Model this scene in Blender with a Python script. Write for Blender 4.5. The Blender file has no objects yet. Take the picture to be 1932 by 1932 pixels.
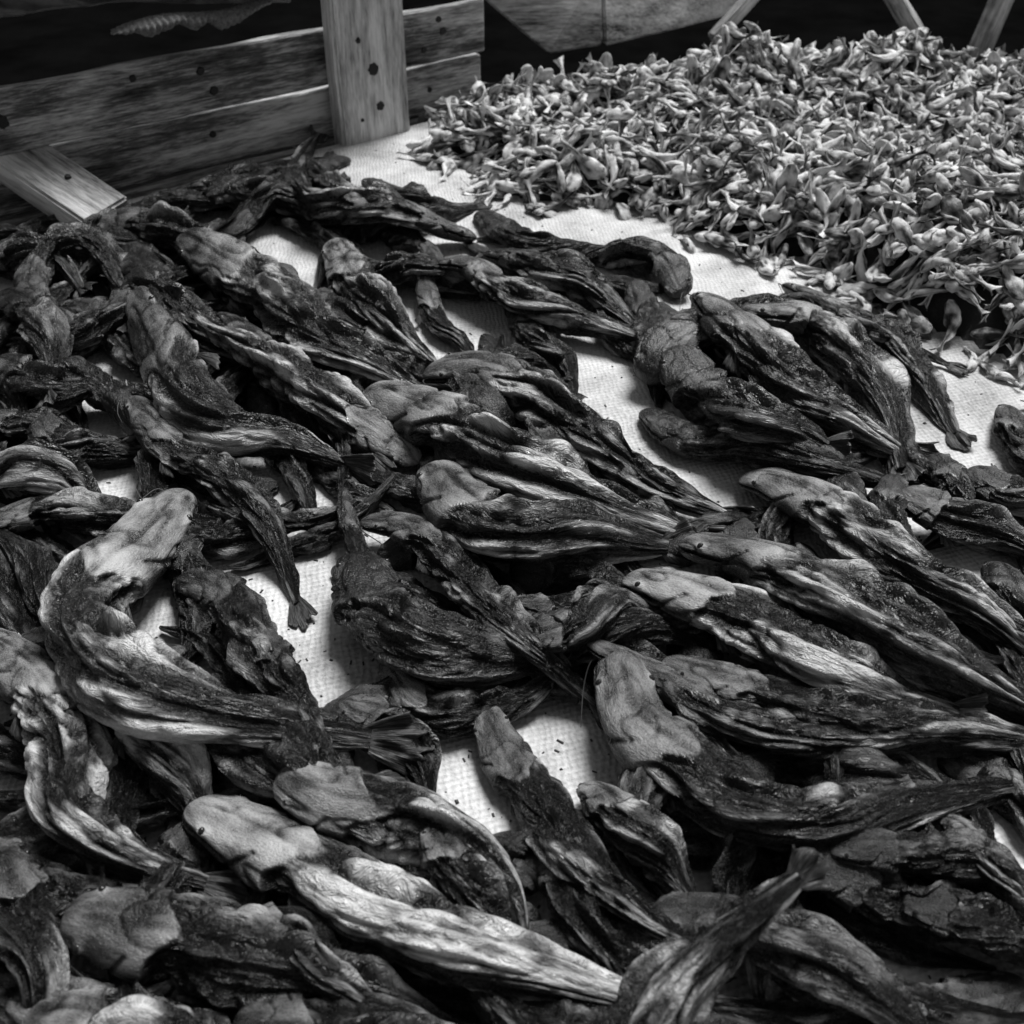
import bpy, math, random, bmesh
import numpy as np
from mathutils import Vector, Matrix
random.seed(7); RNG=np.random.default_rng(11)
S=bpy.context.scene
C=S.collection
# ------------------------------------------------------------ image pixels to scene points through the estimated camera (mat plane is z=0)
CH=0.8; TH=math.radians(38.0); TF=0.466
sT,cT=math.sin(TH),math.cos(TH)
def mp(u,v,z=0.0):
    nx=(u-966)/966*TF; ny=(966-v)/966*TF
    t=(CH-z)/(sT-ny*cT)
    return nx*t,(cT+ny*sT)*t,t
def VP(u,v,y):
    nx=(u-966)/966*TF; ny=(966-v)/966*TF
    t=y/(cT+ny*sT); return Vector((nx*t,y,CH-t*(sT-ny*cT)))
# ------------------------------------------------------------ noise
TB=RNG.random((32,32,32))
def vn(x,y,z,seed=0):
    x=x+seed*3.17+50; y=y+seed*7.31+50; z=z+seed*1.93+50
    xi=np.floor(x).astype(int); yi=np.floor(y).astype(int); zi=np.floor(z).astype(int)
    fx=x-xi; fy=y-yi; fz=z-zi
    fx=fx*fx*(3-2*fx); fy=fy*fy*(3-2*fy); fz=fz*fz*(3-2*fz)
    def g(a,b,c): return TB[(xi+a)%32,(yi+b)%32,(zi+c)%32]
    return ((g(0,0,0)*(1-fx)+g(1,0,0)*fx)*(1-fy)+(g(0,1,0)*(1-fx)+g(1,1,0)*fx)*fy)*(1-fz)+\
           ((g(0,0,1)*(1-fx)+g(1,0,1)*fx)*(1-fy)+(g(0,1,1)*(1-fx)+g(1,1,1)*fx)*fy)*fz
def billow(x,y,z,seed=0): return np.clip(np.abs(2*vn(x,y,z,seed)-1)*1.5,0,1)**.6
def sm(a,b,x):
    t=np.clip((x-a)/(b-a),0,1); return t*t*(3-2*t)
# ------------------------------------------------------------ materials
def newmat(n):
    m=bpy.data.materials.new(n); m.use_nodes=True; nt=m.node_tree
    for q in list(nt.nodes): nt.nodes.remove(q)
    o=nt.nodes.new('ShaderNodeOutputMaterial'); b=nt.nodes.new('ShaderNodeBsdfPrincipled')
    nt.links.new(b.outputs[0],o.inputs[0]); return m,nt,b
def nd(nt,t,**k):
    n=nt.nodes.new(t)
    for a,v in k.items(): setattr(n,a,v)
    return n
def math_(nt,op,a,b=None,clamp=False):
    n=nt.nodes.new('ShaderNodeMath'); n.operation=op; n.use_clamp=clamp
    for i,x in enumerate((a,b)):
        if x is None: continue
        if isinstance(x,(int,float)): n.inputs[i].default_value=x
        else: nt.links.new(x,n.inputs[i])
    return n.outputs[0]
def ramp(nt,fac,stops):
    r=nt.nodes.new('ShaderNodeValToRGB'); e=r.color_ramp.elements
    while len(e)<len(stops): e.new(0.5)
    for i,(p,c) in enumerate(stops):
        e[i].position=p; e[i].color=(c,c,c,1)
    nt.links.new(fac,r.inputs[0]); return r.outputs[0]
def noise_at(nt,vec,scale,detail=4,rough=.6,vs=None,dist=0):
    if vs:
        mpn=nd(nt,'ShaderNodeMapping'); mpn.inputs['Scale'].default_value=vs
        nt.links.new(vec,mpn.inputs[0]); vec=mpn.outputs[0]
    n=nd(nt,'ShaderNodeTexNoise'); n.inputs['Scale'].default_value=scale
    n.inputs['Detail'].default_value=detail; n.inputs['Roughness'].default_value=rough; n.inputs['Distortion'].default_value=dist
    nt.links.new(vec,n.inputs['Vector']); return n.outputs[0]
def fish_material(name,gain,small=False):
    m,nt,b=newmat(name); L=nt.links.new
    fc=nd(nt,'ShaderNodeAttribute',attribute_name='fcoord').outputs['Vector']
    wr=nd(nt,'ShaderNodeAttribute',attribute_name='wr').outputs['Fac']
    hd=nd(nt,'ShaderNodeAttribute',attribute_name='head').outputs['Fac']
    tone=nd(nt,'ShaderNodeAttribute',attribute_type='OBJECT',attribute_name='tone').outputs['Fac']
    fib=noise_at(nt,fc,1.0,4,.65,(4.5,4.5,2.8),1.2)
    blot=noise_at(nt,fc,1.0,3,.6,(1.3,1.3,1.1))
    fine=noise_at(nt,fc,1.0,3,.7,(20,20,17))
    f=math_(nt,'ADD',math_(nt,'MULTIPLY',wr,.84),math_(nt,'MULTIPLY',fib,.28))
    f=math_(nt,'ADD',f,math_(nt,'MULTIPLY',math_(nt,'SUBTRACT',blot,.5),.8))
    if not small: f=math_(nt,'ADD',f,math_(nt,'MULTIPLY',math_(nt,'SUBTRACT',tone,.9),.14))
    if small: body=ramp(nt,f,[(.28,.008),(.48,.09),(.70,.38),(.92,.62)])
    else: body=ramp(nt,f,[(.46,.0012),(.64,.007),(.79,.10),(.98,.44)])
    g=math_(nt,'ADD',math_(nt,'MULTIPLY',blot,.8),math_(nt,'MULTIPLY',fine,.22))
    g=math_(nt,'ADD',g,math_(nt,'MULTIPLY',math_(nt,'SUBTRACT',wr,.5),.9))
    if not small: g=math_(nt,'ADD',g,math_(nt,'MULTIPLY',math_(nt,'SUBTRACT',tone,.9),.16))
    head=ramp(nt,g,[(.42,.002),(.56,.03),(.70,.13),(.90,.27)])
    mx=nd(nt,'ShaderNodeMix',data_type='RGBA'); L(hd,mx.inputs[0]); L(body,mx.inputs[6]); L(head,mx.inputs[7])
    mul=nd(nt,'ShaderNodeVectorMath',operation='SCALE'); L(mx.outputs[2],mul.inputs[0])
    if small: mul.inputs['Scale'].default_value=gain
    else: L(math_(nt,'MULTIPLY',tone,gain),mul.inputs['Scale'])
    L(mul.outputs[0],b.inputs['Base Color'])
    if small: L(ramp(nt,fine,[(.3,.4),(.7,.65)]),b.inputs['Roughness'])
    else: L(ramp(nt,fine,[(.3,.18),(.7,.38)]),b.inputs['Roughness'])
    b.inputs['Specular IOR Level'].default_value=.4 if small else .55
    hsum=math_(nt,'ADD',math_(nt,'MULTIPLY',fib,math_(nt,'SUBTRACT',1.10,hd)),math_(nt,'MULTIPLY',fine,.13))
    hsum=math_(nt,'ADD',hsum,math_(nt,'MULTIPLY',blot,.5))
    bp=nd(nt,'ShaderNodeBump'); bp.inputs['Strength'].default_value=.95
    bp.inputs['Distance'].default_value=.0022 if small else .011
    L(hsum,bp.inputs['Height']); L(bp.outputs[0],b.inputs['Normal'])
    return m
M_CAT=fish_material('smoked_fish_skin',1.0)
M_SM=fish_material('small_dried_fish_skin',1.3,True)
def simple(name,col,rough=.6,bump=0,scale=60,lo=.5,spec=.5):
    m,nt,b=newmat(name)
    tc=nd(nt,'ShaderNodeTexCoord').outputs['Object']
    n=noise_at(nt,tc,scale,5,.65)
    nt.links.new(ramp(nt,n,[(.3,col*lo),(.7,col)]),b.inputs['Base Color'])
    b.inputs['Roughness'].default_value=rough; b.inputs['Specular IOR Level'].default_value=spec
    if bump:
        bp=nd(nt,'ShaderNodeBump'); bp.inputs['Distance'].default_value=bump; nt.links.new(n,bp.inputs['Height']); nt.links.new(bp.outputs[0],b.inputs['Normal'])
    return m
M_EYE=simple('eye_gloss',.02,.12); M_WHI=simple('barbel_skin',.03,.5)
def fin_mat():
    m,nt,b=newmat('dried_fin'); L=nt.links.new
    fc=nd(nt,'ShaderNodeAttribute',attribute_name='fcoord').outputs['Vector']
    n=noise_at(nt,fc,1.0,3,.6,(22,1.2,1)); n2=noise_at(nt,fc,1.0,3,.6,(3,3,3))
    s=math_(nt,'ADD',math_(nt,'MULTIPLY',n,.7),math_(nt,'MULTIPLY',n2,.4))
    L(ramp(nt,s,[(.42,.003),(.58,.03),(.75,.2)]),b.inputs['Base Color']); b.inputs['Roughness'].default_value=.4
    bp=nd(nt,'ShaderNodeBump'); bp.inputs['Distance'].default_value=.003; L(n,bp.inputs['Height']); L(bp.outputs[0],b.inputs['Normal'])
    return m
M_FIN=fin_mat()
def wood_mat(name,lo,hi,p0=.63,ys=1.0):
    m,nt,b=newmat(name); L=nt.links.new
    tc=nd(nt,'ShaderNodeTexCoord').outputs['Object']
    g1=noise_at(nt,tc,1.0,6,.75,(5,55*ys,55),.3); g2=noise_at(nt,tc,1.0,4,.6,(3,9,9)); g3=noise_at(nt,tc,1.0,4,.7,(30,260,260))
    s=math_(nt,'ADD',math_(nt,'MULTIPLY',g1,.6),math_(nt,'MULTIPLY',g2,.6)); s=math_(nt,'ADD',s,math_(nt,'MULTIPLY',g3,.35))
    L(ramp(nt,s,[(p0,lo*.08),(p0+.12,lo),(p0+.30,hi)]),b.inputs['Base Color']); b.inputs['Roughness'].default_value=.75
    b.inputs['Specular IOR Level'].default_value=.2
    bp=nd(nt,'ShaderNodeBump'); bp.inputs['Distance'].default_value=.006; L(s,bp.inputs['Height']); L(bp.outputs[0],b.inputs['Normal'])
    return m
M_WD=wood_mat('weathered_dark_wood',.10,.60,.61); M_WL=wood_mat('pale_weathered_wood',.34,.78,.60); M_WM=wood_mat('grey_weathered_wood',.26,.66,.60)
# ------------------------------------------------------------ mesh helper
def mesh_obj(name,V,F,mat,loc=None,attrs=None,smooth=True,parent=None):
    V=np.asarray(V,dtype=np.float64)
    loc=np.array(loc if loc is not None else (0,0,0),dtype=np.float64)
    me=bpy.data.meshes.new(name)
    F=np.asarray(F)
    me.vertices.add(len(V)); me.vertices.foreach_set('co',(V-loc).astype(np.float32).ravel())
    k=F.shape[1]
    me.loops.add(F.size); me.loops.foreach_set('vertex_index',F.ravel().astype(np.int32))
    me.polygons.add(len(F)); me.polygons.foreach_set('loop_start',np.arange(0,F.size,k,dtype=np.int32))
    me.polygons.foreach_set('loop_total',np.full(len(F),k,dtype=np.int32))
    me.update(calc_edges=True); me.validate()
    me.polygons.foreach_set('use_smooth',np.full(len(me.polygons),smooth))
    if attrs:
        for a,d in attrs.items():
            d=np.asarray(d,dtype=np.float32)
            if d.ndim==2: at=me.attributes.new(a,'FLOAT_VECTOR','POINT'); at.data.foreach_set('vector',d.ravel())
            else: at=me.attributes.new(a,'FLOAT','POINT'); at.data.foreach_set('value',d)
    me.materials.append(mat)
    o=bpy.data.objects.new(name,me); C.objects.link(o)
    o.location=loc
    if parent is not None:
        o.parent=parent; o.location=loc-np.array(parent.location)
    return o
def grid_faces(nr,na,closed=True):
    i=np.arange(nr-1)[:,None]; j=np.arange(na if closed else na-1)[None,:]
    j2=(j+1)%na
    return np.stack([i*na+j+0*i,i*na+j2,(i+1)*na+j2,(i+1)*na+j],-1).reshape(-1,4)
def catmull(P,n):
    P=np.asarray(P,float); P=np.vstack([2*P[0]-P[1],P,2*P[-1]-P[-2]])
    seg=len(P)-3; out=[]
    for t in np.linspace(0,seg-1e-9,n):
        i=int(t); f=t-i; a,b,c,d=P[i:i+4]
        out.append(.5*((2*b)+(c-a)*f+(2*a-5*b+4*c-d)*f*f+(3*b-a-3*c+d)*f**3))
    return np.array(out)
def tube(name,pts,r0,r1,mat,parent,na=6,n=24):
    P=catmull(pts,n); T=np.gradient(P,axis=0); T/=np.linalg.norm(T,axis=1)[:,None]+1e-9
    B=np.cross(T,[0,0,1.0]); B/=np.linalg.norm(B,axis=1)[:,None]+1e-6; N=np.cross(B,T)
    ph=np.linspace(0,2*np.pi,na,endpoint=False); r=np.linspace(r0,r1,n)[:,None,None]
    V=P[:,None,:]+r*(B[:,None,:]*np.cos(ph)[None,:,None]+N[:,None,:]*np.sin(ph)[None,:,None])
    return mesh_obj(name,V.reshape(-1,3),grid_faces(n,na),mat,P[0],None,True,parent)
# ------------------------------------------------------------ height map of what already lies on the mat
GX0,GY0,GR=-2.0,0.0,0.01; HM=np.zeros((400,340))
def hm_at(x,y,r):
    i0=max(int((x-r-GX0)/GR),0); i1=min(int((x+r-GX0)/GR)+1,400); j0=max(int((y-r-GY0)/GR),0); j1=min(int((y+r-GY0)/GR)+1,340)
    if i1<=i0 or j1<=j0: return 0
    a=HM[i0:i1,j0:j1]; return float(.5*a.mean()+.5*a.max())
def hm_stamp(x,y,r,z,h):
    i0=max(int((x-r-GX0)/GR),0); i1=min(int((x+r-GX0)/GR)+2,400); j0=max(int((y-r-GY0)/GR),0); j1=min(int((y+r-GY0)/GR)+2,340)
    if i1<=i0 or j1<=j0: return
    X=GX0+GR*np.arange(i0,i1)[:,None]; Y=GY0+GR*np.arange(j0,j1)[None,:]
    d=((X-x)**2+(Y-y)**2)/(r*r); t=np.where(d<1,z+.7*h*np.sqrt(np.clip(1-d,0,1)),0)
    HM[i0:i1,j0:j1]=np.maximum(HM[i0:i1,j0:j1],t)
# ------------------------------------------------------------ catfish
TS=np.array([0,.05,.12,.2,.26,.31,.45,.6,.75,.88,1.0])
WS=np.array([.46,.62,.80,.93,.98,.96,.98,.84,.58,.32,.10])
HS=np.array([.22,.36,.47,.56,.60,.62,.74,.70,.54,.36,.22])
NC=0
LAB_G="smoked catfish spread over the woven mat"
def sk(a,k): return np.convolve(np.pad(a,k//2,mode='edge'),np.ones(k)/k,'valid')
def catfish(pts,w,tone=1.0,roll=(0,50),hf=.26,lift=None,seed=None,hero=True,label=None,tail=True,absz=None,amp=None):
    global NC
    NC+=1; seed=NC if seed is None else seed
    rs=random.Random(seed*77)
    if amp is None: amp=rs.uniform(1.0,1.45)
    wb=rs.uniform(.88,1.12); hb=rs.uniform(.85,1.15)
    r0=rs.uniform(-18,18)
    nr,na=(210,104) if hero else (100,52)
    P=catmull(pts,nr)
    tt=np.linspace(0,1,nr)**1.2
    seg=np.r_[0,np.cumsum(np.hypot(*np.diff(P,axis=0).T))]
    P=np.stack([np.interp(tt*seg[-1],seg,P[:,k]) for k in (0,1)],1)
    te=np.where(tt<hf,tt/hf*.28,.28+(tt-hf)/(1-hf)*.72)
    rnd=np.sqrt(np.clip(1-(1-np.clip(te/.04,0,1))**2,0,1))
    vb=sm(.28,.45,te)
    wp=sk(np.interp(te,TS,WS),9)*(1+(wb-1)*vb); hp=sk(np.interp(te,TS,HS),9)*(1+(hb-1)*vb)
    ro=np.radians(roll[0]+r0+(roll[1]-roll[0])*sm(.25,.8,tt))
    z=np.zeros(nr)+.02
    lf=np.interp(tt,np.linspace(0,1,len(lift)),lift) if lift else 0
    idx=np.arange(0,nr,max(1,nr//30))
    for it in range(3):
        A=[mp(P[i,0],P[i,1],z[i]) for i in range(nr)]; A=np.array(A); X,Y,D=A[:,0],A[:,1],A[:,2]
        Dm=D.mean()
        half=w*.5*TF/966*(.5*D+.5*Dm)
        W=half*wp; Hh=half*hp
        ext=np.sqrt((Hh*np.cos(ro))**2+(W*np.sin(ro))**2)*.85
        base=np.array([hm_at(X[i],Y[i],max(W[i]*.6,.008)) for i in idx])
        base=np.minimum(base,.12)
        bs=.3*base+.7*sk(base,9); bs=sk(bs,5)
        z=np.interp(np.arange(nr),idx,bs)*.80+ext+lf+.001
        if absz: z=np.interp(tt,np.linspace(0,1,len(absz)),absz); z=sk(z,15)
    for i in idx: hm_stamp(X[i],Y[i],max(W[i],.01),z[i],ext[i])
    cen=np.stack([X,Y,z],1)
    T=np.gradient(cen,axis=0); T/=np.linalg.norm(T,axis=1)[:,None]+1e-9
    T=np.stack([sk(T[:,q],9) for q in range(3)],1); T/=np.linalg.norm(T,axis=1)[:,None]
    up=np.array([0,0,1.0]); B=np.cross(T,up); B/=np.linalg.norm(B,axis=1)[:,None]; N=np.cross(B,T)
    cr,sr=np.cos(ro)[:,None],np.sin(ro)[:,None]
    B2=B*cr+N*sr; N2=N*cr-B*sr
    ph=np.linspace(0,2*np.pi,na,endpoint=False)[None,:]+np.pi
    s=np.r_[0,np.cumsum(np.linalg.norm(np.diff(cen,axis=0),axis=1))]/ (w*.5*TF/966*Dm)
    Sg=s[:,None]+0*ph; cp,sp=np.cos(ph)+0*Sg,np.sin(ph)+0*Sg
    phw=(ph+np.pi)%(2*np.pi)-np.pi
    edge=.25+.06*np.exp(-(phw/.5)**2)+.04*(vn(cp*3,sp*3,Sg*0,seed+9)-.5)
    hd=1-sm(-.006,.008,te[:,None]-edge)
    bd=1-hd; bdw=sm(-.03,.06,te[:,None]-edge)
    wx=(vn(cp*1.2,sp*1.2,Sg*.45,seed+31)-.5)*2.3; wy=(vn(cp*1.2,sp*1.2,Sg*.45,seed+37)-.5)*1.8
    b1=billow(cp*1.25+wx,sp*1.25+wy,Sg*.22+wx*.2,seed); b2=billow(cp*2.8+wx,sp*2.8-wy,Sg*.5+wy*.5,seed+3)
    b3=billow(cp*2+wy,sp*2+wx,Sg*1.6,seed+5); b4=billow(cp*5.5+wx*2,sp*5.5+wy*2,Sg*1.5,seed+13)
    big=vn(cp*1.0,sp*1.0,Sg*.6,seed+7)
    tail_f=1-.35*sm(.6,1,tt)[:,None]
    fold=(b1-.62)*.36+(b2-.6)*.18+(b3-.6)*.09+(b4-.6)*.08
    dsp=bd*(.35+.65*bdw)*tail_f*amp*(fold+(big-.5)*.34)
    hn=vn(cp*1.3,sp*1.3,Sg*1.2,seed+17); hc=billow(cp*1.5+wx*.4,sp*1.5,Sg*1.1+wy*.4,seed+19)
    dsp=dsp+hd*((hn-.5)*.16-.20*np.clip(.5-hc,0,1)*sm(.0,.06,te[:,None]))
    jaw=np.exp(-((np.abs(phw)-1.45)/.08)**2)*sm(.0,.02,te[:,None])*(1-sm(.13,.18,te[:,None])); dsp=dsp-.26*jaw
    dsp=dsp+.05*hd*sm(.19,.27,te[:,None]) -.07*bd*(1-sm(.30,.36,te[:,None]))
    dsp=dsp-.10*np.exp(-((te[:,None]-.185-.04*np.cos(phw*1.5))/.006)**2)*hd*(np.abs(phw)>.7)
    dsp=dsp-.08*hd*np.exp(-(phw/.10)**2)*sm(.03,.08,te[:,None])
    for sg in (-1,1):
        q=((te[:,None]-.075)/.014)**2+((phw-sg*.95)/.18)**2; dsp=dsp+.20*np.exp(-q)-.18*np.exp(-q*5)
    dsp=dsp-.10*bd*np.exp(-((np.abs(phw)-1.35)/.4)**2)
    kf=sm(.33,.45,te)*(1-sm(.93,1,te)); kf=kf[:,None]
    ruf=.4+1.0*vn(cp*.5,sp*.5,Sg*1.3,seed+23)
    keel=kf*ruf*(.50*np.exp(-(phw/.12)**2)+.42*np.exp(-((np.abs(phw)-np.pi)/.15)**2))
    r=1+dsp+keel
    kshift=(vn(Sg*.9,Sg*0,Sg*0,seed+29)-.5)*1.4*keel
    Wc=(W*rnd)[:,None]; Hc=(Hh*rnd)[:,None]
    lowf=np.where(cp<0,.8,1.0)
    ox=sp*Wc*r+kshift*Wc; oz=cp*Hc*r*lowf
    V=cen[:,None,:]+B2[:,None,:]*ox[...,None]+N2[:,None,:]*oz[...,None]
    V[...,2]=np.maximum(V[...,2],.0015+.001*vn(V[...,0]*80,V[...,1]*80,V[...,2]*0,3))
    flank_shade=.30*sm(.95,1.5,np.abs(phw))  # ambient shade painted into the head colour, darker down the sides
    wr=np.clip(np.where(bd>.5,.60+fold*2.1+(big-.5)*.5,.64+dsp*2.0-flank_shade),0,1)
    V=V.reshape(-1,3); F=grid_faces(nr,na)
    c0=len(V); V=np.vstack([V,cen[:1],cen[-1:]])
    jj=np.arange(0,na,2)
    capA=np.stack([np.full(len(jj),c0),(jj+2)%na,jj+1,jj],1)
    e=(nr-1)*na; capB=np.stack([np.full(len(jj),c0+1),e+jj,e+jj+1,e+(jj+2)%na],1)
    F=np.vstack([F,capA,capB])
    fcd=np.stack([cp.ravel(),sp.ravel(),Sg.ravel()*.8],1)+np.array([seed*1.7%13,seed*2.3%17,0]); fcd=np.vstack([fcd,fcd[:1],fcd[-1:]])
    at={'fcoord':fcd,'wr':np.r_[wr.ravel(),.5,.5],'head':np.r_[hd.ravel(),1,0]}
    mid=nr//2; loc=(cen[mid,0],cen[mid,1],float(V[:,2].min()))
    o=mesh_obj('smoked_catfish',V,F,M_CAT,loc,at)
    o['tone']=float(tone)
    o['category']='fish'; o['group']=LAB_G
    o['label']=label or ("dark shrivelled smoked catfish lying on the woven mat" if tone<.7 else "smoked catfish with smooth grey skull and wrinkled body")
    Vg=V[:nr*na].reshape(nr,na,3)
    hw=half[0]
    if hero:
        i=int(np.argmin(np.abs(te-.075)))
        for sg in (-1,1):
            j=int(np.argmin(np.abs(phw[0]-sg*.95))); p=Vg[i,j]; rr=max(half[i]*.09,.0018)
            a=np.linspace(0,np.pi,7); bb=np.linspace(0,2*np.pi,12,endpoint=False)
            EV=np.stack([np.sin(a)[:,None]*np.cos(bb),np.sin(a)[:,None]*np.sin(bb),np.cos(a)[:,None]+0*bb],-1)*rr+p
            mesh_obj('eye',EV.reshape(-1,3),grid_faces(7,12),M_EYE,p,None,True,o)
        if tone>=.75:
            i=int(np.argmin(np.abs(te-.015)))
            for sg in (-1,1):
                if rs.random()<.8: continue
                j=int(np.argmin(np.abs(phw[0]-sg*1.5))); p=Vg[i,j]; b_=B2[i]*sg; t_=T[i]
                q=[p,p+b_*hw*.3+t_*hw*.1,p+b_*hw*rs.uniform(.4,.7)+t_*hw*rs.uniform(.6,1.0)-up*hw*.25,p+b_*hw*rs.uniform(.5,.8)+t_*hw*rs.uniform(1.2,1.6)-up*hw*rs.uniform(.4,.6)]
                q=[np.array([k[0],k[1],max(k[2],.003)]) for k in q]
                tube('barbel',q,.0010,.0003,M_WHI,o)
            i=int(np.argmin(np.abs(te-.29)))
            for sg in (-1,1):
                j=int(np.argmin(np.abs(phw[0]-sg*1.75))); p=Vg[i,j]-B2[i]*sg*hw*.1
                n1,n2=12,16; a=np.linspace(0,1,n1)[:,None]; b=np.linspace(0,1,n2)[None,:]
                ang=.25+b*.75; L_=hw*rs.uniform(.8,1.15)*(1-.35*b)
                FV=p+(T[i]*1.0)*((a*L_*np.cos(ang))[...,None])+B2[i]*sg*((a*L_*np.sin(ang)*.7)[...,None])-N2[i]*((a*a*hw*.3+np.sin(b*20)*hw*.03*a)[...,None])
                FV[...,2]=np.maximum(FV[...,2],.002)
                fc=np.stack([(b+0*a).ravel(),(a+0*b).ravel(),np.full(n1*n2,seed+sg)],1)
                f=mesh_obj('pectoral_fin',FV.reshape(-1,3),grid_faces(n1,n2,False),M_FIN,p,{'fcoord':fc},True,o)
                so=f.modifiers.new('thick','SOLIDIFY'); so.thickness=.0012
        if tail:
            n1,n2=16,26; a=np.linspace(0,1,n1)[:,None]; b=np.linspace(-1,1,n2)[None,:]
            Lf=(s[-1]*(w*.5*TF/966*Dm))*.10; sp_=half[-1]*(.16+.5*a**.8)
            te_=T[-4]; nv=N2[-4]; bv=B2[-4]
            c=Vg[-6].mean(0)
            rag=.8+.4*vn(b*6+0*a,b*0+a*0,a*0+b*0,seed+41)
            wav=(vn(b*3+0*a,a*2+0*b,0*a*b,seed+43)-.5)*half[-1]*.5*a+np.sin(b*22)*half[-1]*.03*a
            FV=c+te_*((a*Lf*rag*(1-.25*b*b))[...,None])+nv*((sp_*b)[...,None])+bv*(wav[...,None])
            FV[...,2]=np.maximum(FV[...,2],.002)
            FV=FV.reshape(-1,3); fc=np.stack([(b+0*a).ravel(),(a+0*b).ravel(),np.full(n1*n2,seed)],1)
            f=mesh_obj('tail_fin',FV,grid_faces(n1,n2,False),M_FIN,c,{'fcoord':fc},True,o)
            so=f.modifiers.new('thick','SOLIDIFY'); so.thickness=.0012
    return o
GAPS=[(625,1215,65,75),(1080,1410,110,55),(875,1460,50,65),(1150,760,60,80),(1310,900,85,50),(1860,770,105,85),(1400,540,90,35),
      (720,290,90,50),(850,350,60,40),(1090,430,110,25),(540,480,45,26),(800,610,45,45),(190,910,60,25),(1790,1060,45,45)]
def in_gap(u,v,m=0):
    return any(((u-a)/(c+m))**2+((v-b)/(d+m))**2<1 for a,b,c,d in GAPS)
def in_poly(x,y,poly):
    x=np.asarray(x);y=np.asarray(y); r=np.zeros(x.shape,bool); n=len(poly); j=n-1
    for i in range(n):
        xi,yi=poly[i]; xj,yj=poly[j]
        r^=((yi>y)!=(yj>y))&(x<(xj-xi)*(y-yi)/((yj-yi) if yj!=yi else 1e-9)+xi); j=i
    return r
REG=[(-160,470),(-10,415),(380,355),(600,320),(1000,440),(1290,520),(1500,620),(1750,730),(2050,930),(2100,2000),(-150,2000)]
cnt=0;tries=0
while cnt<190 and tries<12000:
    tries+=1
    u=random.uniform(-150,2080); v=random.uniform(370,1990)
    sc=mp(966,1700)[2]/mp(966,v)[2]
    L=random.uniform(360,640)*sc; w=random.uniform(70,140)*sc; ang=math.radians(random.gauss(38,38))
    if v<600 and u<700: ang=math.radians(random.gauss(-5,25))
    if random.random()<.2: ang+=math.pi
    cv=random.uniform(-1.1,1.1)
    pts=[]; x,y=u-math.cos(ang)*L/2,v-math.sin(ang)*L*.42; a=ang-cv
    for k in range(5):
        pts.append((x,y)); x+=math.cos(a)*L/4; y+=math.sin(a)*L/4*.85; a+=cv*.5
    P=catmull(pts,14)
    m_=mp(P[5,0],P[5,1])
    if hm_at(m_[0],m_[1],.010)>.006: continue
    if not all(in_poly(P[:,0],P[:,1],REG)): continue
    if any(in_gap(p[0],p[1],w*.45) for p in P): continue
    cnt+=1
    catfish(pts,w,random.uniform(.25,.7),(random.uniform(-60,60),random.uniform(-90,90)),hero=False)
print('fillers',cnt)
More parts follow.
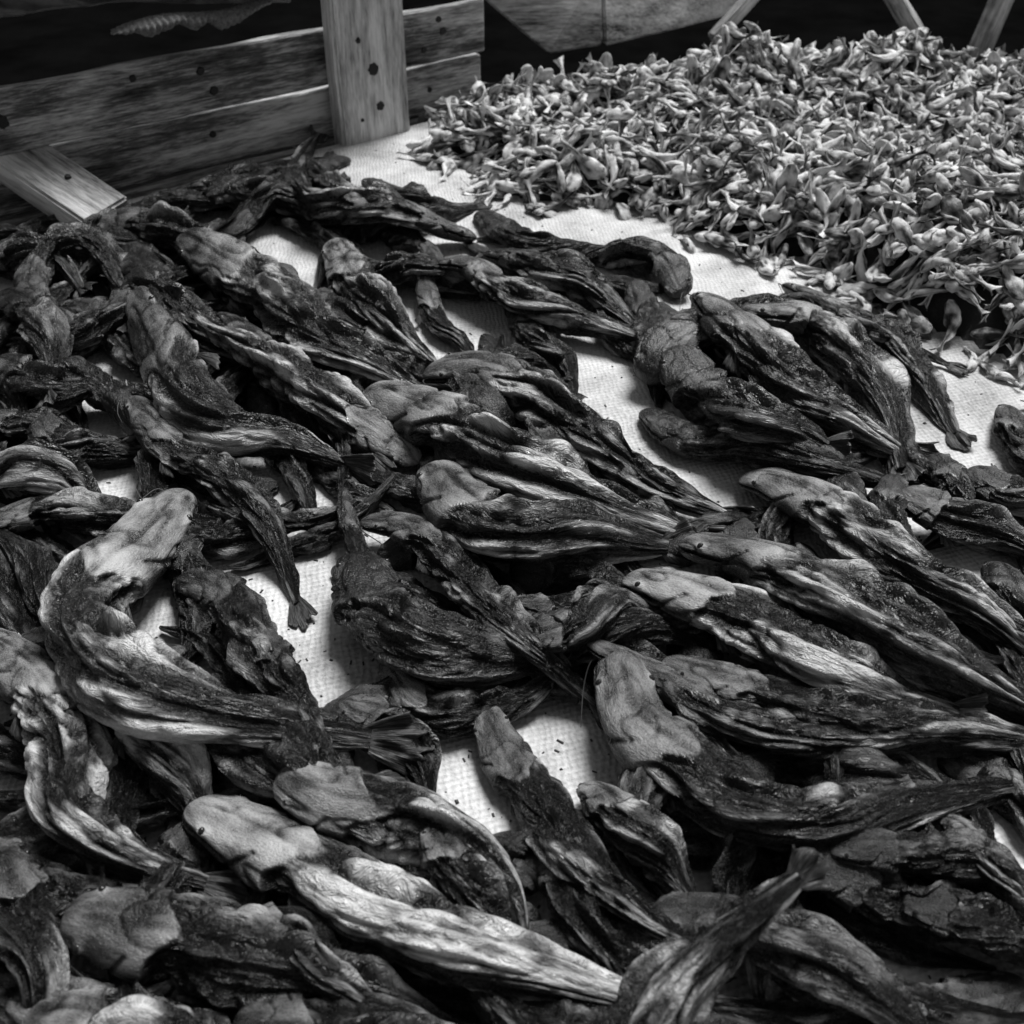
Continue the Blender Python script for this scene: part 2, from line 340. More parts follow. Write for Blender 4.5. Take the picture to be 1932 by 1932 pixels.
FL=[
 ([(190,415),(260,400),(340,380),(430,375)],60,.4,(0,40)),
 ([(320,372),(420,352),(520,325),(620,300)],60,.4,(0,50)),
 ([(390,395),(470,370),(560,355),(640,345)],60,.4,(0,40)),
 ([(660,300),(620,310),(560,340),(470,400),(400,440)],50,.4,(0,40)),
 ([(420,450),(480,420),(560,400),(640,420)],50,.4,(20,60)),
 ([(640,520),(740,520),(830,520),(900,500)],60,.4,(0,60)),
 ([(690,340),(760,380),(840,400),(900,390)],60,.5,(0,60)),
 ([(900,400),(980,450),(1060,470),(1150,470)],60,.45,(0,60)),
 ([(1290,560),(1250,500),(1150,480),(1060,490)],80,.5,(20,60)),
 ([(920,480),(1000,500),(1100,545),(1195,615)],85,.6,(0,50)),
 ([(560,560),(640,600),(700,650),(760,660)],80,.4,(0,50)),
 ([(965,570),(1010,640),(1065,690),(1085,750)],65,.6,(0,60)),
 ([(800,545),(825,610),(870,650),(905,690)],55,.9,(0,60)),
 ([(870,690),(950,680),(1010,690),(1060,720)],60,.4,(0,60)),
 ([(830,525),(950,560),(1080,605),(1215,640)],85,.85,(0,40)),
 ([(900,450),(800,430),(690,425),(600,395),(560,330),(600,255)],80,.9,(0,60)),
 ([(715,395),(650,385),(610,340),(575,290)],60,.8,(20,70)),
 ([(-40,500),(40,480),(120,500),(160,560)],90,.5,(0,60)),
 ([(90,600),(60,540),(110,470),(190,480),(240,560),(250,620)],75,.6,(0,60)),
 ([(0,680),(60,720),(120,760),(200,780)],90,.6,(0,60)),
 ([(60,640),(130,640),(220,620),(280,600)],70,.7,(30,70)),
 ([(10,560),(80,600),(100,680),(90,740)],90,.5,(0,50)),
 ([(-40,790),(40,800),(120,830),(200,850)],80,.5,(0,50)),
 ([(70,780),(110,850),(190,860),(290,850)],75,.5,(0,50)),
 ([(180,420),(280,430),(380,470),(450,560)],90,.65,(0,50)),
 ([(250,470),(300,560),(390,640),(500,700)],100,.5,(0,50)),
 ([(-60,900),(50,890),(120,920),(190,990)],120,.9,(0,60)),
 ([(-60,1000),(60,970),(150,980),(250,990),(420,990)],90,.9,(10,60)),
 ([(345,450),(430,505),(520,560),(610,640),(700,690),(800,745)],125,1.15,(-10,40)),
 ([(630,462),(668,530),(715,590),(765,650),(830,705)],95,1.2,(0,30)),
 ([(260,590),(320,680),(370,770),(440,820),(550,840),(650,880)],135,1.0,(-30,30)),
 ([(420,590),(520,690),(600,770),(700,860)],80,.8,(20,60)),
 ([(790,875),(690,810),(590,740),(500,680),(400,620),(350,560)],100,1.25,(20,60)),
 ([(250,750),(310,840),(400,890),(480,960),(530,1060),(560,1140)],90,.9,(0,50)),
 ([(1215,775),(1300,830),(1440,860),(1560,890),(1690,915)],100,.45,(0,50)),
 ([(1215,730),(1260,660),(1350,620),(1480,600),(1600,640)],115,.4,(0,50)),
 ([(1260,700),(1350,760),(1450,810),(1560,850)],130,.45,(0,50)),
 ([(1480,540),(1590,600),(1690,670),(1760,760),(1800,820)],85,.95,(20,60)),
 ([(1400,590),(1530,620),(1620,700),(1680,790),(1700,890)],120,1.1,(10,50)),
 ([(1325,565),(1400,640),(1480,720),(1570,790),(1700,860)],150,1.2,(30,60)),
 ([(1440,580),(1520,570),(1610,620),(1700,650),(1790,690)],50,.7,(10,60)),
 ([(1900,770),(1930,850),(1990,900),(2060,930)],90,.6,(0,40)),
 ([(1690,900),(1670,980),(1700,1050),(1730,1100)],80,.5,(0,40)),
 ([(1760,860),(1800,920),(1790,1000),(1730,1040)],70,.6,(0,70)),
 ([(1830,900),(1900,930),(1990,950),(2080,990)],90,.5,(0,40)),
 ([(1700,930),(1770,970),(1870,1010),(1990,1060)],110,.8,(0,40)),
 ([(1880,1060),(1920,1150),(1990,1220),(2060,1290)],110,.6,(0,40)),
 ([(820,880),(880,960),(980,1010),(1110,1020),(1260,1030)],165,1.2,(20,60)),
 ([(800,705),(900,700),(1010,745),(1110,830),(1240,920),(1370,975)],110,1.0,(0,40)),
 ([(690,730),(800,780),(900,830),(1010,900),(1130,960),(1295,1010)],150,1.3,(-10,40)),
 ([(960,1140),(1040,1150),(1120,1130),(1230,1110)],70,.8,(0,40)),
 ([(1000,1240),(1080,1200),(1160,1150),(1230,1160)],90,.6,(20,60)),
 ([(730,1240),(790,1330),(880,1350),(1000,1320),(1070,1280)],95,.75,(0,40)),
 ([(675,1050),(710,1150),(800,1220),(900,1250),(1010,1270)],165,.4,(0,20)),
 ([(680,985),(760,1000),(850,1070),(930,1160),(1010,1240),(1125,1335)],95,.8,(10,50)),
 ([(1400,905),(1500,935),(1610,1000),(1720,1080),(1850,1160),(1980,1250)],125,1.25,(0,40)),
 ([(1285,1030),(1420,1060),(1580,1130),(1720,1220),(1850,1300),(2000,1370)],165,1.15,(20,50)),
 ([(1100,1250),(1250,1290),(1400,1370),(1600,1400),(1800,1400),(1990,1410)],110,.8,(20,50)),
 ([(1160,1245),(1200,1370),(1300,1450),(1420,1530),(1560,1560),(1720,1530),(1930,1480)],170,.85,(-10,60)),
 ([(1250,1250),(1380,1300),(1540,1350),(1750,1370),(1960,1400)],110,1.05,(20,50)),
 ([(1180,1095),(1300,1130),(1430,1175),(1540,1245),(1660,1300),(1810,1340)],155,1.3,(0,40)),
 ([(340,1090),(430,1130),(480,1220),(520,1310),(590,1400)],100,.7,(0,50)),
 ([(480,1190),(530,1260),(570,1340),(620,1440)],85,.6,(0,50)),
 ([(650,1330),(740,1370),(790,1440),(810,1520)],100,.8,(0,50)),
 ([(240,1280),(290,1390),(340,1480),(400,1570)],120,.9,(10,60)),
 ([(-40,1190),(60,1280),(130,1400),(130,1530),(220,1620),(390,1670)],135,1.2,(0,50)),
 ([(350,925),(265,1030),(165,1120),(170,1220),(270,1310),(450,1365),(700,1395)],170,1.4,(0,40)),
 ([(1500,1640),(1640,1690),(1790,1740),(1960,1790)],130,.35,(0,50)),
 ([(1700,1700),(1800,1730),(1900,1780),(2010,1850)],120,.35,(0,50)),
 ([(1400,1740),(1520,1830),(1640,1900),(1760,1990)],130,.4,(0,50)),
 ([(1230,1720),(1380,1740),(1520,1800),(1660,1900),(1780,2000)],130,.4,(0,50)),
 ([(1560,1600),(1700,1610),(1850,1640),(1990,1700)],110,.4,(0,50)),
 ([(1780,1540),(1850,1620),(1930,1710),(1990,1760)],70,1.1,(0,50)),
 ([(1040,1590),(1080,1690),(1130,1790),(1190,1890)],110,.7,(0,50)),
 ([(910,1330),(960,1440),(1030,1530),(1110,1640),(1220,1740),(1330,1800)],110,.9,(0,50)),
 ([(1110,1485),(1190,1560),(1250,1630),(1305,1700)],115,1.2,(0,50)),
 ([(530,1490),(640,1520),(770,1550),(880,1610),(960,1700),(990,1810)],150,1.1,(0,40)),
 ([(820,1560),(860,1650),(910,1740),(960,1830)],120,.95,(20,60)),
 ([(0,1620),(50,1730),(80,1840),(70,1960)],150,.6,(0,50)),
 ([(120,1730),(270,1760),(410,1790),(560,1840),(740,1900),(900,1960)],190,.8,(0,40)),
 ([(420,1760),(560,1760),(620,1850),(740,1940)],110,.9,(0,50)),
 ([(360,1520),(470,1580),(600,1650),(720,1730),(900,1810),(1060,1860),(1230,1910)],185,1.4,(0,40)),
 ([(60,1930),(200,1945),(350,1990),(520,2050)],170,1.1,(0,40)),
 ([(440,1930),(600,1960),(800,1990),(1000,2020)],150,.6,(0,40)),
]
for f in FL: catfish(f[0],f[1],f[2],f[3])
catfish([(1040,2180),(1160,2030),(1260,1900),(1340,1810),(1425,1730),(1510,1655)],150,1.15,(60,80),absz=[.05,.06,.075,.10,.13,.165],label="smoked catfish with its dry tail sticking up off the heap",hf=.2,amp=.9)
# ------------------------------------------------------------ small fish
def small_template(seed):
    nr,na=24,12; t=np.linspace(0,1,nr)
    rg=np.random.default_rng(seed+500); fat=rg.uniform(.8,1.25)
    wp=np.interp(t,[0,.03,.10,.25,.42,.62,.80,.88,1],[.0,.055,.088,.115,.108,.065,.022,.04,.095])*fat
    hp=np.interp(t,[0,.03,.10,.25,.42,.62,.80,.88,1],[.0,.032,.055,.068,.060,.036,.014,.007,.003])
    bend=rg.uniform(-1.3,1.3); bz=rg.uniform(-.8,1.0)
    a=bend*(t-.4)+rg.uniform(-1.0,1.0)*sm(.6,1,t); cx=np.cumsum(np.cos(a))/nr; cy=np.cumsum(np.sin(a))/nr; cz=bz*(t-.45)**2
    cx-=cx.mean(); cy-=cy.mean()
    ph=np.linspace(0,2*np.pi,na,endpoint=False)[None,:]; Sg=(t*9)[:,None]+0*ph
    cp,sp=np.cos(ph)+0*Sg,np.sin(ph)+0*Sg
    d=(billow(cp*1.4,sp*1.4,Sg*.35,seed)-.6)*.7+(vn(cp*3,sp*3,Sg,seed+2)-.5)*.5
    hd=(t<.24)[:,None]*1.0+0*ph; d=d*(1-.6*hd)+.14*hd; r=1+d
    nx,ny=-np.sin(a)[:,None],np.cos(a)[:,None]
    X=cx[:,None]+nx*sp*wp[:,None]*r; Y=cy[:,None]+ny*sp*wp[:,None]*r; Z=cz[:,None]+cp*hp[:,None]*r
    X=X+(t>.9)[:,None]*np.abs(sp)*.07
    V=np.stack([X,Y,Z],-1).reshape(-1,3)
    fc=np.stack([cp.ravel(),sp.ravel(),Sg.ravel()*.7],1)+np.array([seed*1.3,seed*2.9,seed*.7])
    tn=rg.uniform(-.34,.26)
    eye=np.exp(-((t[:,None]-.10)/.03)**2-((np.abs(sp)*np.sign(cp)-.75)/.25)**2)
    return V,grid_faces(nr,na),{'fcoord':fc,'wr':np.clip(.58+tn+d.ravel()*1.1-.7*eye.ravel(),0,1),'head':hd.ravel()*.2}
NT=36
TPL=[small_template(i) for i in range(NT)]
pix=[(775,285),(850,215),(1000,200),(1150,195),(1300,190),(1500,195),(1700,190),(2150,170),(2150,810),(1990,790),(1880,710),(1790,665),(1650,615),(1570,565),(1500,510),(1380,500),(1290,465),(1210,410),(1100,400),(980,405),(890,370),(910,330),(860,320),(790,325)]
poly=[mp(u,v)[:2] for u,v in pix]
def sdist(x,y):
    d=np.full(np.shape(x),9.0); n=len(poly)
    for i in range(n):
        ax,ay=poly[i]; bx,by=poly[(i+1)%n]; L=(bx-ax)**2+(by-ay)**2
        t=np.clip(((x-ax)*(bx-ax)+(y-ay)*(by-ay))/L,0,1); d=np.minimum(d,np.hypot(x-ax-t*(bx-ax),y-ay-t*(by-ay)))
    return np.where(in_poly(x,y,poly),d,-d)
BUMPS=[(950,260,.05,.09),(1160,250,.06,.10),(1375,235,.115,.10),(1640,235,.115,.11),(1500,300,.02,.18),(1930,250,.09,.14),(1760,420,.06,.2),(1230,340,.03,.12),(1480,390,.03,.13),(1880,560,.06,.12),(1720,560,.02,.12),(1000,340,.02,.1)]
def PH(x,y):
    h=.012+0*x
    for u,v,a,s_ in BUMPS:
        bx,by,_=mp(u,v); h=h+a*np.exp(-((x-bx)**2+(y-by)**2)/(2*s_*s_))
    h=h+.06*(vn(x*8,y*8,x*0,5)-.35)
    return np.maximum(h,.004)*sm(0,.10,sdist(x,y))
px=[p[0] for p in poly]; py=[p[1] for p in poly]
xs=RNG.uniform(min(px),max(px),24000); ys=RNG.uniform(min(py),max(py),24000); sd=sdist(xs,ys)
keep=(sd>-.03)&(RNG.random(24000)<np.clip(.20+sd/.10,0.05,1)); xs,ys,sd=xs[keep][:3000],ys[keep][:3000],sd[keep][:3000]
hs=PH(xs,ys); gx=(PH(xs+.01,ys)-PH(xs-.01,ys))/.02; gy=(PH(xs,ys+.01)-PH(xs,ys-.01))/.02
order=np.argsort(ys*cT+(CH-hs)*sT)
mats=[]
for k in order:
    L=random.uniform(.075,.115)*(1 if random.random()<.75 else .65)
    yaw=random.uniform(0,2*math.pi)
    nrm=Vector((-gx[k],-gy[k],1)).normalized()
    inn=sd[k]>.05
    R=nrm.to_track_quat('Z','Y').to_matrix()@Matrix.Rotation(yaw,3,'Z')@Matrix.Rotation(random.gauss(0,.34 if inn else .05),3,'Y')@Matrix.Rotation(random.gauss(0,.7 if inn else .3),3,'X')
    z=hs[k]+.007+(random.uniform(-.010,.022) if inn else 0)
    mats.append((R,L,Vector((xs[k],ys[k],z)),random.randrange(NT)))
tm=[]
for V,F,A in TPL:
    o=mesh_obj('tmp',V,F,M_SM,None,A); tm.append(o.data); bpy.data.objects.remove(o)
for (R,L,p,t) in mats[:300]:
    o=bpy.data.objects.new('small_dried_fish',tm[t]); C.objects.link(o)
    o.matrix_world=Matrix.Translation(p)@(R.to_4x4())@Matrix.Scale(L,4)
    o['label']="small pale dried fish in the loose heap on the mat"; o['category']='fish'; o['group']="small dried fish heaped on the mat"
AV=[];AF=[];AA={'fcoord':[],'wr':[],'head':[]};off=0
for (R,L,p,t) in mats[300:]:
    V,F,A=TPL[t]; V2=(V*L)@np.array(R).T+np.array(p); AV.append(V2); AF.append(F+off); off+=len(V)
    for q in AA: AA[q].append(A[q])
nx_,ny_=110,110; gxs=np.linspace(min(px),max(px),nx_); gys=np.linspace(min(py),max(py),ny_); GXX,GYY=np.meshgrid(gxs,gys,indexing='ij')
SDG=sdist(GXX,GYY)
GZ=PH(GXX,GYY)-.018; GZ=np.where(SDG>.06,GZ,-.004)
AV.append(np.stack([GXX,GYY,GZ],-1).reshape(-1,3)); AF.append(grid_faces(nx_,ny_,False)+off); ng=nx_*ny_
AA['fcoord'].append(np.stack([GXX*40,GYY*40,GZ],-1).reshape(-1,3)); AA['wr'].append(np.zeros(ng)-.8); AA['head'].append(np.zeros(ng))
hl=mp(1500,300)
st=mesh_obj('small_dried_fish_heap',np.vstack(AV),np.vstack(AF),M_SM,(hl[0],hl[1],0),{q:np.concatenate(AA[q]) for q in AA})
st['kind']='stuff'; st['label']="large heap of small pale dried fish on the mat"; st['category']='dried fish'
# crumbs
cv_=[];cf=[];o_=0
for k in range(1500):
    u=random.uniform(-50,1980); v=random.uniform(260,1950); x,y,_=mp(u,v); r=random.uniform(.0005,.0017)*(1.6 if random.random()<.1 else 1)
    a=random.uniform(0,6.28); ln=random.uniform(1,3.5)
    b4_=np.array([[-ln,-1,0],[ln,-1,0],[ln*.8,1,0],[-ln,1,0],[-ln*.7,-.6,1],[ln*.5,-.5,1.2],[ln*.5,.6,1],[-ln*.6,.5,.8]])*r*.7
    c_,s_=math.cos(a),math.sin(a); b4_=np.stack([b4_[:,0]*c_-b4_[:,1]*s_+x,b4_[:,0]*s_+b4_[:,1]*c_+y,b4_[:,2]+.0003],1)
    cv_.append(b4_); cf+= [[o_+i for i in q] for q in ((4,5,6,7),(0,1,5,4),(1,2,6,5),(2,3,7,6),(3,0,4,7))]; o_+=8
cr_=mesh_obj('fish_crumbs',np.vstack(cv_),np.array(cf),simple('crumb',.06,.7,0,50,.3),(0,1.2,0),None,False); cr_['kind']='stuff'; cr_['label']="dark crumbs of dried fish scattered on the mat"; cr_['category']='crumbs'
# ------------------------------------------------------------ mat and table
def mat_material():
    m,nt,b=newmat('woven_plastic_mat'); L=nt.links.new
    tc=nd(nt,'ShaderNodeTexCoord').outputs['Object']
    mpn=nd(nt,'ShaderNodeMapping'); mpn.inputs['Rotation'].default_value=(0,0,math.radians(33)); mpn.inputs['Scale'].default_value=(1,1,0); L(tc,mpn.inputs[0])
    sep=nd(nt,'ShaderNodeSeparateXYZ'); wob=noise_at(nt,tc,24,3) 
    vm=nd(nt,'ShaderNodeVectorMath',operation='ADD'); L(mpn.outputs[0],vm.inputs[0])
    sc=nd(nt,'ShaderNodeVectorMath',operation='SCALE'); cb=nd(nt,'ShaderNodeCombineXYZ'); L(wob,cb.inputs[0]); L(wob,cb.inputs[1]); L(cb.outputs[0],sc.inputs[0]); sc.inputs['Scale'].default_value=.014
    L(sc.outputs[0],vm.inputs[1]); L(vm.outputs[0],sep.inputs[0])
    k=2*math.pi/.0085
    sx=math_(nt,'SINE',math_(nt,'MULTIPLY',sep.outputs[0],k)); sy=math_(nt,'SINE',math_(nt,'MULTIPLY',sep.outputs[1],k*.8))
    h=math_(nt,'MULTIPLY',sx,sy); h01=math_(nt,'ADD',math_(nt,'MULTIPLY',h,.5),.5)
    big=noise_at(nt,tc,9,5,.6); fin=noise_at(nt,tc,170,4,.75)
    s=math_(nt,'ADD',math_(nt,'MULTIPLY',big,.65),math_(nt,'MULTIPLY',fin,.35)); s=math_(nt,'ADD',s,math_(nt,'MULTIPLY',math_(nt,'SUBTRACT',h01,.5),.06))
    L(ramp(nt,s,[(.30,.14),(.45,.42),(.6,.68)]),b.inputs['Base Color']); b.inputs['Roughness'].default_value=.6
    b.inputs['Specular IOR Level'].default_value=.3
    bp=nd(nt,'ShaderNodeBump'); bp.inputs['Distance'].default_value=.0011; L(math_(nt,'ADD',h01,math_(nt,'MULTIPLY',fin,1.6)),bp.inputs['Height']); L(bp.outputs[0],b.inputs['Normal'])
    return m
out=[(-1.7,1.19),(-.95,1.765),(-.40,2.23),(.32,2.79),(.9,2.86),(2.3,2.95),(2.3,.05),(-1.7,.05)]
def slab(name,poly2,z0,z1,mat,inset=0):
    bm=bmesh.new(); cx=sum(p[0] for p in poly2)/len(poly2); cy=sum(p[1] for p in poly2)/len(poly2)
    vs=[bm.verts.new((p[0]-cx-inset*(p[0]-cx),p[1]-cy-inset*(p[1]-cy),z0)) for p in poly2]
    f=bm.faces.new(vs); r=bmesh.ops.extrude_face_region(bm,geom=[f]) 
    for v in [g for g in r['geom'] if isinstance(g,bmesh.types.BMVert)]: v.co.z=z1
    bmesh.ops.recalc_face_normals(bm,faces=bm.faces)
    me=bpy.data.meshes.new(name); bm.to_mesh(me); bm.free(); me.materials.append(mat)
    o=bpy.data.objects.new(name,me); C.objects.link(o); o.location=(cx,cy,0); return o
mat=slab('woven_mat',out,-.004,0.0,mat_material()); mat['label']="pale woven plastic mat covering the stall table"; mat['category']='mat'
def box(name,sx,sy,sz,mat,M,bev=.004,parent=None,jit=0):
    bm=bmesh.new(); bmesh.ops.create_cube(bm,size=1); bmesh.ops.scale(bm,vec=(sx,sy,sz),verts=bm.verts)
    if sx>.3: bmesh.ops.subdivide_edges(bm,edges=[e for e in bm.edges if abs((e.verts[0].co-e.verts[1].co).x)>sx*.9],cuts=14,use_grid_fill=True)
    if jit:
        for v in bm.verts: v.co.y+=(random.random()-.5)*jit*.3; v.co.z+=(math.sin(v.co.x*9+sz*50)+random.random()-.5)*jit
    if bev: bmesh.ops.bevel(bm,geom=[e for e in bm.edges if len(e.link_faces)==2 and e.calc_face_angle()>1],offset=bev,segments=2,affect='EDGES')
    me=bpy.data.meshes.new(name); bm.to_mesh(me); bm.free(); me.materials.append(mat)
    o=bpy.data.objects.new(name,me); C.objects.link(o)
    if parent: o.parent=parent; o.matrix_local=M
    else: o.matrix_world=M
    return o
tb=slab('stall_table',[(-1.7,1.23),(.32,2.79),(.9,2.86),(2.3,2.95),(2.3,.05),(-1.7,.05)],-.045,-.006,M_WD,.01); tb['label']="rough wooden stall table under the woven mat"; tb['category']='table'
for (x,y) in [(-1.3,.3),(2.0,.3),(2.0,2.7),(.6,2.6)]:
    box('leg',.07,.07,.75,M_WD,Matrix.Translation((x-tb.location.x,y-tb.location.y,-.42)),.004,tb)
# ------------------------------------------------------------ plank wall
d=Vector((.793,.609,0)).normalized(); n=Vector((-d.y,d.x,0))
O=Vector((-.905,1.84,0))+n*.035
WM=Matrix(((d.x,n.x,0,O.x),(d.y,n.y,0,O.y),(0,0,1,0),(0,0,0,1)))
bm=bmesh.new(); 
def addbox(bm,x0,x1,y0,y1,z0,z1,jit=.0025):
    r=bmesh.ops.create_cube(bm,size=1)
    bmesh.ops.scale(bm,vec=(x1-x0,y1-y0,z1-z0),verts=r['verts']); bmesh.ops.translate(bm,vec=((x0+x1)/2,(y0+y1)/2,(z0+z1)/2),verts=r['verts'])
    es=[e for v in r['verts'] for e in v.link_edges]; es=list({e for e in es if abs((e.verts[0].co-e.verts[1].co).x)>.1})
    q=bmesh.ops.subdivide_edges(bm,edges=es,cuts=24,use_grid_fill=True)
    for v in [g for g in q['geom_inner'] if isinstance(g,bmesh.types.BMVert)]:
        v.co.z+=(random.random()-.5)*jit*2; v.co.y+=(random.random()-.5)*jit*.6
for (z0,z1,y) in [(-.62,-.50,0),(-.49,-.375,.003),(-.37,-.25,0),(-.245,-.125,.004),(-.12,-.006,.0),(.0,.101,.012),(.111,.218,-.004)]:
    addbox(bm,-.75,1.09,y,y+.022,z0,z1)
bmesh.ops.bevel(bm,geom=[e for e in bm.edges if len(e.link_faces)==2 and e.calc_face_angle()>1],offset=.003,segments=1,affect='EDGES')
me=bpy.data.meshes.new('plank_wall'); bm.to_mesh(me); bm.free(); me.materials.append(M_WD)
wall=bpy.data.objects.new('plank_wall',me); C.objects.link(wall); wall.matrix_world=WM
wall['label']="weathered horizontal plank side of a wooden stall with nail holes"; wall['category']='wall'
M_NAIL=simple('rusty_nail',.004,.6)
def disc(name,r,t,mat,M,parent):
    bm=bmesh.new(); bmesh.ops.create_cone(bm,cap_ends=True,segments=14,radius1=r,radius2=r*.75,depth=t)
    for v in bm.verts: v.co.x*=1+random.uniform(-.2,.2); v.co.y*=1+random.uniform(-.2,.2)
    me=bpy.data.meshes.new(name); bm.to_mesh(me); bm.free(); me.materials.append(mat)
    o=bpy.data.objects.new(name,me); C.objects.link(o); o.parent=parent; o.matrix_local=M; return o
RX=Matrix.Rotation(math.radians(90),4,'X')
for (x,z,r) in [(-.25,.165,.009),(.06,.165,.012),(.30,.195,.007),(.43,.185,.008),(.45,.145,.009),(.15,.05,.007),(.44,.06,.007),(.98,.17,.009),(.97,.195,.007),(.93,.14,.007),(-.1,.06,.006),(.95,.05,.006),(.02,-.06,.006)]:
    disc('nail',r,.004,M_NAIL,Matrix.Translation((x,-.0055 if z>.11 else .0105,z))@RX,wall)
def post(name,px0,px1,thick,hgt,mat,label):
    w=(Vector(px1)-Vector(px0)).length; c=(Vector(px0)+Vector(px1))/2
    M=Matrix.Translation((c.x,c.y,-.2+hgt/2))@Matrix(((d.x,n.x,0,0),(d.y,n.y,0,0),(0,0,1,0),(0,0,0,1)))@Matrix.Rotation(math.radians(90),4,'Y')
    o=box(name,hgt,thick,w,mat,M,.006,None,.002); o['label']=label; o['category']='post'; return o
pa=mp(640,272); pb=mp(765,240)
po=post('wooden_post',(pa[0],pa[1],0),(pb[0],pb[1],0),.045,1.3,M_WL,"pale squared wooden post nailed against the plank wall")
for (x,z,r) in [(.14,.0,.013),(.065,.01,.010),(.2,-.03,.006),(.045,-.035,.004)]:
    disc('nail',r,.004,M_NAIL,Matrix.Translation((.45-x,-.0235,z))@RX,po)
def beam(name,a,b,w,t,mat,label,cat,roll=0,jit=.002):
    a=Vector(a);b=Vector(b); D=(b-a); L=D.length; D.normalize(); U=Vector((0,0,1)); Y=U.cross(D).normalized(); Z=D.cross(Y)
    M=Matrix((( D.x,Y.x,Z.x,(a.x+b.x)/2),(D.y,Y.y,Z.y,(a.y+b.y)/2),(D.z,Y.z,Z.z,(a.z+b.z)/2),(0,0,0,1)))@Matrix.Rotation(roll,4,'X')
    o=box(name,L,w,t,mat,M,.005,None,jit); o['label']=label; o['category']=cat; return o
def W(u,v,z): a=mp(u,v,z); return (a[0],a[1],z)
lb=beam('wooden_brace',W(-260,100,.22),W(205,415,.02),.10,.05,M_WM,"weathered wooden brace leaning from the wall down to the table","beam",math.radians(8))
for x,r in ((.08,.008),(.2,.006),(-.05,.007)): disc('nail',r,.004,M_NAIL,Matrix.Translation((x,.01,.0255)),lb)
M_TARP=simple('dark_tarp',.14,.35,.002,25,.15)
def drape():
    nu,nv=220,110; u=np.linspace(-.75,.60,nu)[:,None]; v=np.linspace(0,1,nv)[None,:]; zz=0*u*v
    z=.305+.32*v+.012*np.sin(u*7)+0*u; y=-.02+.20*v+.12*(billow(u*1.6+v*2,v*3+0*u,zz,3)-.5)+.05*(billow(u*5+v*5,v*7+0*u,zz,6)-.5)
    y=y-.045*np.exp(-((v-.30-.12*u)/.07)**2)
    z=z+.03*(vn(u*6,v*4+0*u,zz,8)-.5)
    V=np.stack([u+0*v,y,z],-1).reshape(-1,3)
    o=mesh_obj('tarpaulin',V,grid_faces(nu,nv,False),M_TARP,(0,0,.3)); o.matrix_world=WM@Matrix.Translation((0,0,.3))
    s_=o.modifiers.new('t','SOLIDIFY'); s_.thickness=.003
    o['label']="dark folded tarpaulin draped along the top of the wall"; o['category']='tarpaulin'; return o
drape()
M_ROPE=simple('frayed_cloth',.26,.85,.001,200,.2)
def hem(x0,x1,z0,z1,hh,label,sd_):
    nu,nv=140,16; t=np.linspace(0,1,nu)[:,None]; v=np.linspace(0,1,nv)[None,:]
    edge_=.6+.8*vn(t*12,t*0,t*0,sd_); taper=.25+.75*sm(0,.15,t)*(1-.5*sm(.9,1,t))
    rib=.004*np.sin(t*(x1-x0)*520)*(.5+.5*v)+.006*(vn(t*20,v*2+0*t,0*t*v,sd_+1)-.5)
    x=x0+(x1-x0)*t+.004*(v-.5)*np.sin(t*30)+0*v; z=z0+(z1-z0)*t+.008*np.sin(t*7)-hh*v*edge_*taper+0*v; y=-.03-.02*np.sin(v*np.pi)+rib
    V=np.stack([x,y,z],-1).reshape(-1,3)
    o=mesh_obj('frayed_cloth_strip',V,grid_faces(nu,nv,False),M_ROPE,((x0+x1)/2,0,z0)); o.matrix_world=WM@Matrix.Translation(((x0+x1)/2,0,z0))
    s_=o.modifiers.new('t','SOLIDIFY'); s_.thickness=.003
    o['label']=label; o['category']='cloth'
hem(.27,.60,.288,.305,.026,"frayed ribbed cloth strip hanging from the dark tarpaulin",3); hem(-.10,.07,.293,.296,.028,"short ragged cloth strip hanging under the tarpaulin",8)
# ------------------------------------------------------------ plank trough behind heap
def trough():
    root=bpy.data.objects.new('wooden_trough',None); C.objects.link(root); root.location=(.15,2.75,.12)
    root['label']="rough plank trough with a pointed end standing behind the fish"; root['category']='trough'
    def prism(name,pts,off,mat):
        bm=bmesh.new(); f=bm.faces.new([bm.verts.new(p-root.location) for p in pts]); r=bmesh.ops.extrude_face_region(bm,geom=[f])
        for v in [g for g in r['geom'] if isinstance(g,bmesh.types.BMVert)]: v.co+=off
        bmesh.ops.recalc_face_normals(bm,faces=bm.faces); bmesh.ops.bevel(bm,geom=list(bm.edges),offset=.006,segments=2,affect='EDGES')
        me=bpy.data.meshes.new(name); bm.to_mesh(me); bm.free(); me.materials.append(mat); o=bpy.data.objects.new(name,me); C.objects.link(o); o.parent=root
    prism('end_plank',[VP(860,-60,2.92),VP(920,5,2.90),VP(985,62,2.87),VP(1035,102,2.83),VP(1138,86,2.87),VP(1134,-60,2.92)],Vector((0,.06,0)),M_WM)
    prism('side_plank',[VP(1141,88,2.872),VP(1260,60,2.95),VP(1382,28,3.05),VP(1420,-60,3.1),VP(1137,-60,2.925)],Vector((-.01,.06,0)),M_WL)
trough()
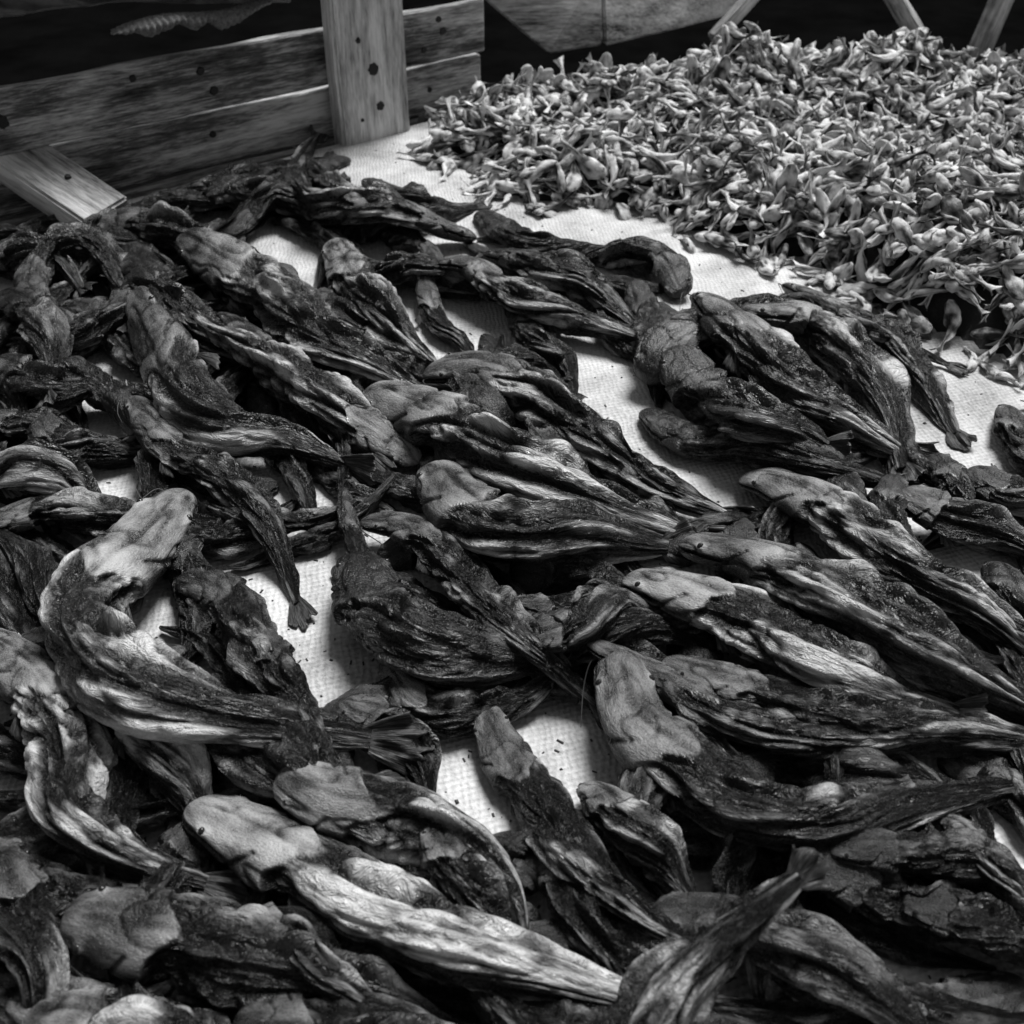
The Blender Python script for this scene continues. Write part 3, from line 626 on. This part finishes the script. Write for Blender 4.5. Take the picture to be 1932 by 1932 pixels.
beam('rough_branch',VP(1345,75,2.93),VP(1450,-40,3.0),.035,.03,M_WM,"rough forked branch leaning behind the fish heap","branch")
beam('trestle_leg',VP(1790,175,3.0),VP(1655,-60,3.1),.055,.04,M_WM,"weathered wooden trestle leg rising behind the fish heap","trestle")
beam('trestle_leg',VP(1815,175,3.06),VP(1915,-60,3.16),.055,.04,M_WM,"weathered wooden trestle leg crossing behind the fish heap","trestle")
# ------------------------------------------------------------ ground
bpy.ops.mesh.primitive_plane_add(size=400,location=(0,0,-.8)); g=bpy.context.object; g.name='ground'; g.data.materials.append(simple('shade_dark_earth',.004,.95,.01,3,.4,.0)); g['kind']='structure'  # near-black earth colour stands in for the shade around the stall
# ------------------------------------------------------------ light
world=bpy.data.worlds.new('World'); S.world=world; world.use_nodes=True; nt=world.node_tree
bg=nt.nodes['Background']; sky=nt.nodes.new('ShaderNodeTexSky'); sky.sky_type='NISHITA'; sky.sun_disc=False
SD=Vector((.30,.50,1.0)).normalized(); el=math.asin(SD.z); az=math.atan2(SD.x,SD.y)
sky.sun_elevation=el; sky.sun_rotation=az
bw=nt.nodes.new('ShaderNodeRGBToBW'); nt.links.new(sky.outputs[0],bw.inputs[0]); nt.links.new(bw.outputs[0],bg.inputs[0]); bg.inputs[1].default_value=.085
sl=bpy.data.lights.new('sun','SUN'); sl.energy=5.0; sl.angle=math.radians(24); so=bpy.data.objects.new('sun',sl); C.objects.link(so); so.rotation_euler=SD.to_track_quat('Z','Y').to_euler()
# ------------------------------------------------------------ camera
cd=bpy.data.cameras.new('camera'); cam=bpy.data.objects.new('camera',cd); C.objects.link(cam); cam.location=(0,0,CH); cam.rotation_euler=(math.pi/2-TH,0,0)
cd.sensor_width=36; cd.lens=18/TF; cd.clip_end=1000; cd.clip_start=.01
cd.dof.use_dof=True; cd.dof.focus_distance=1.2; cd.dof.aperture_fstop=8
S.camera=cam
S.view_settings.view_transform='Standard'; S.view_settings.look='None'; S.view_settings.exposure=0
print('catfish',NC,'smalls',len(mats))
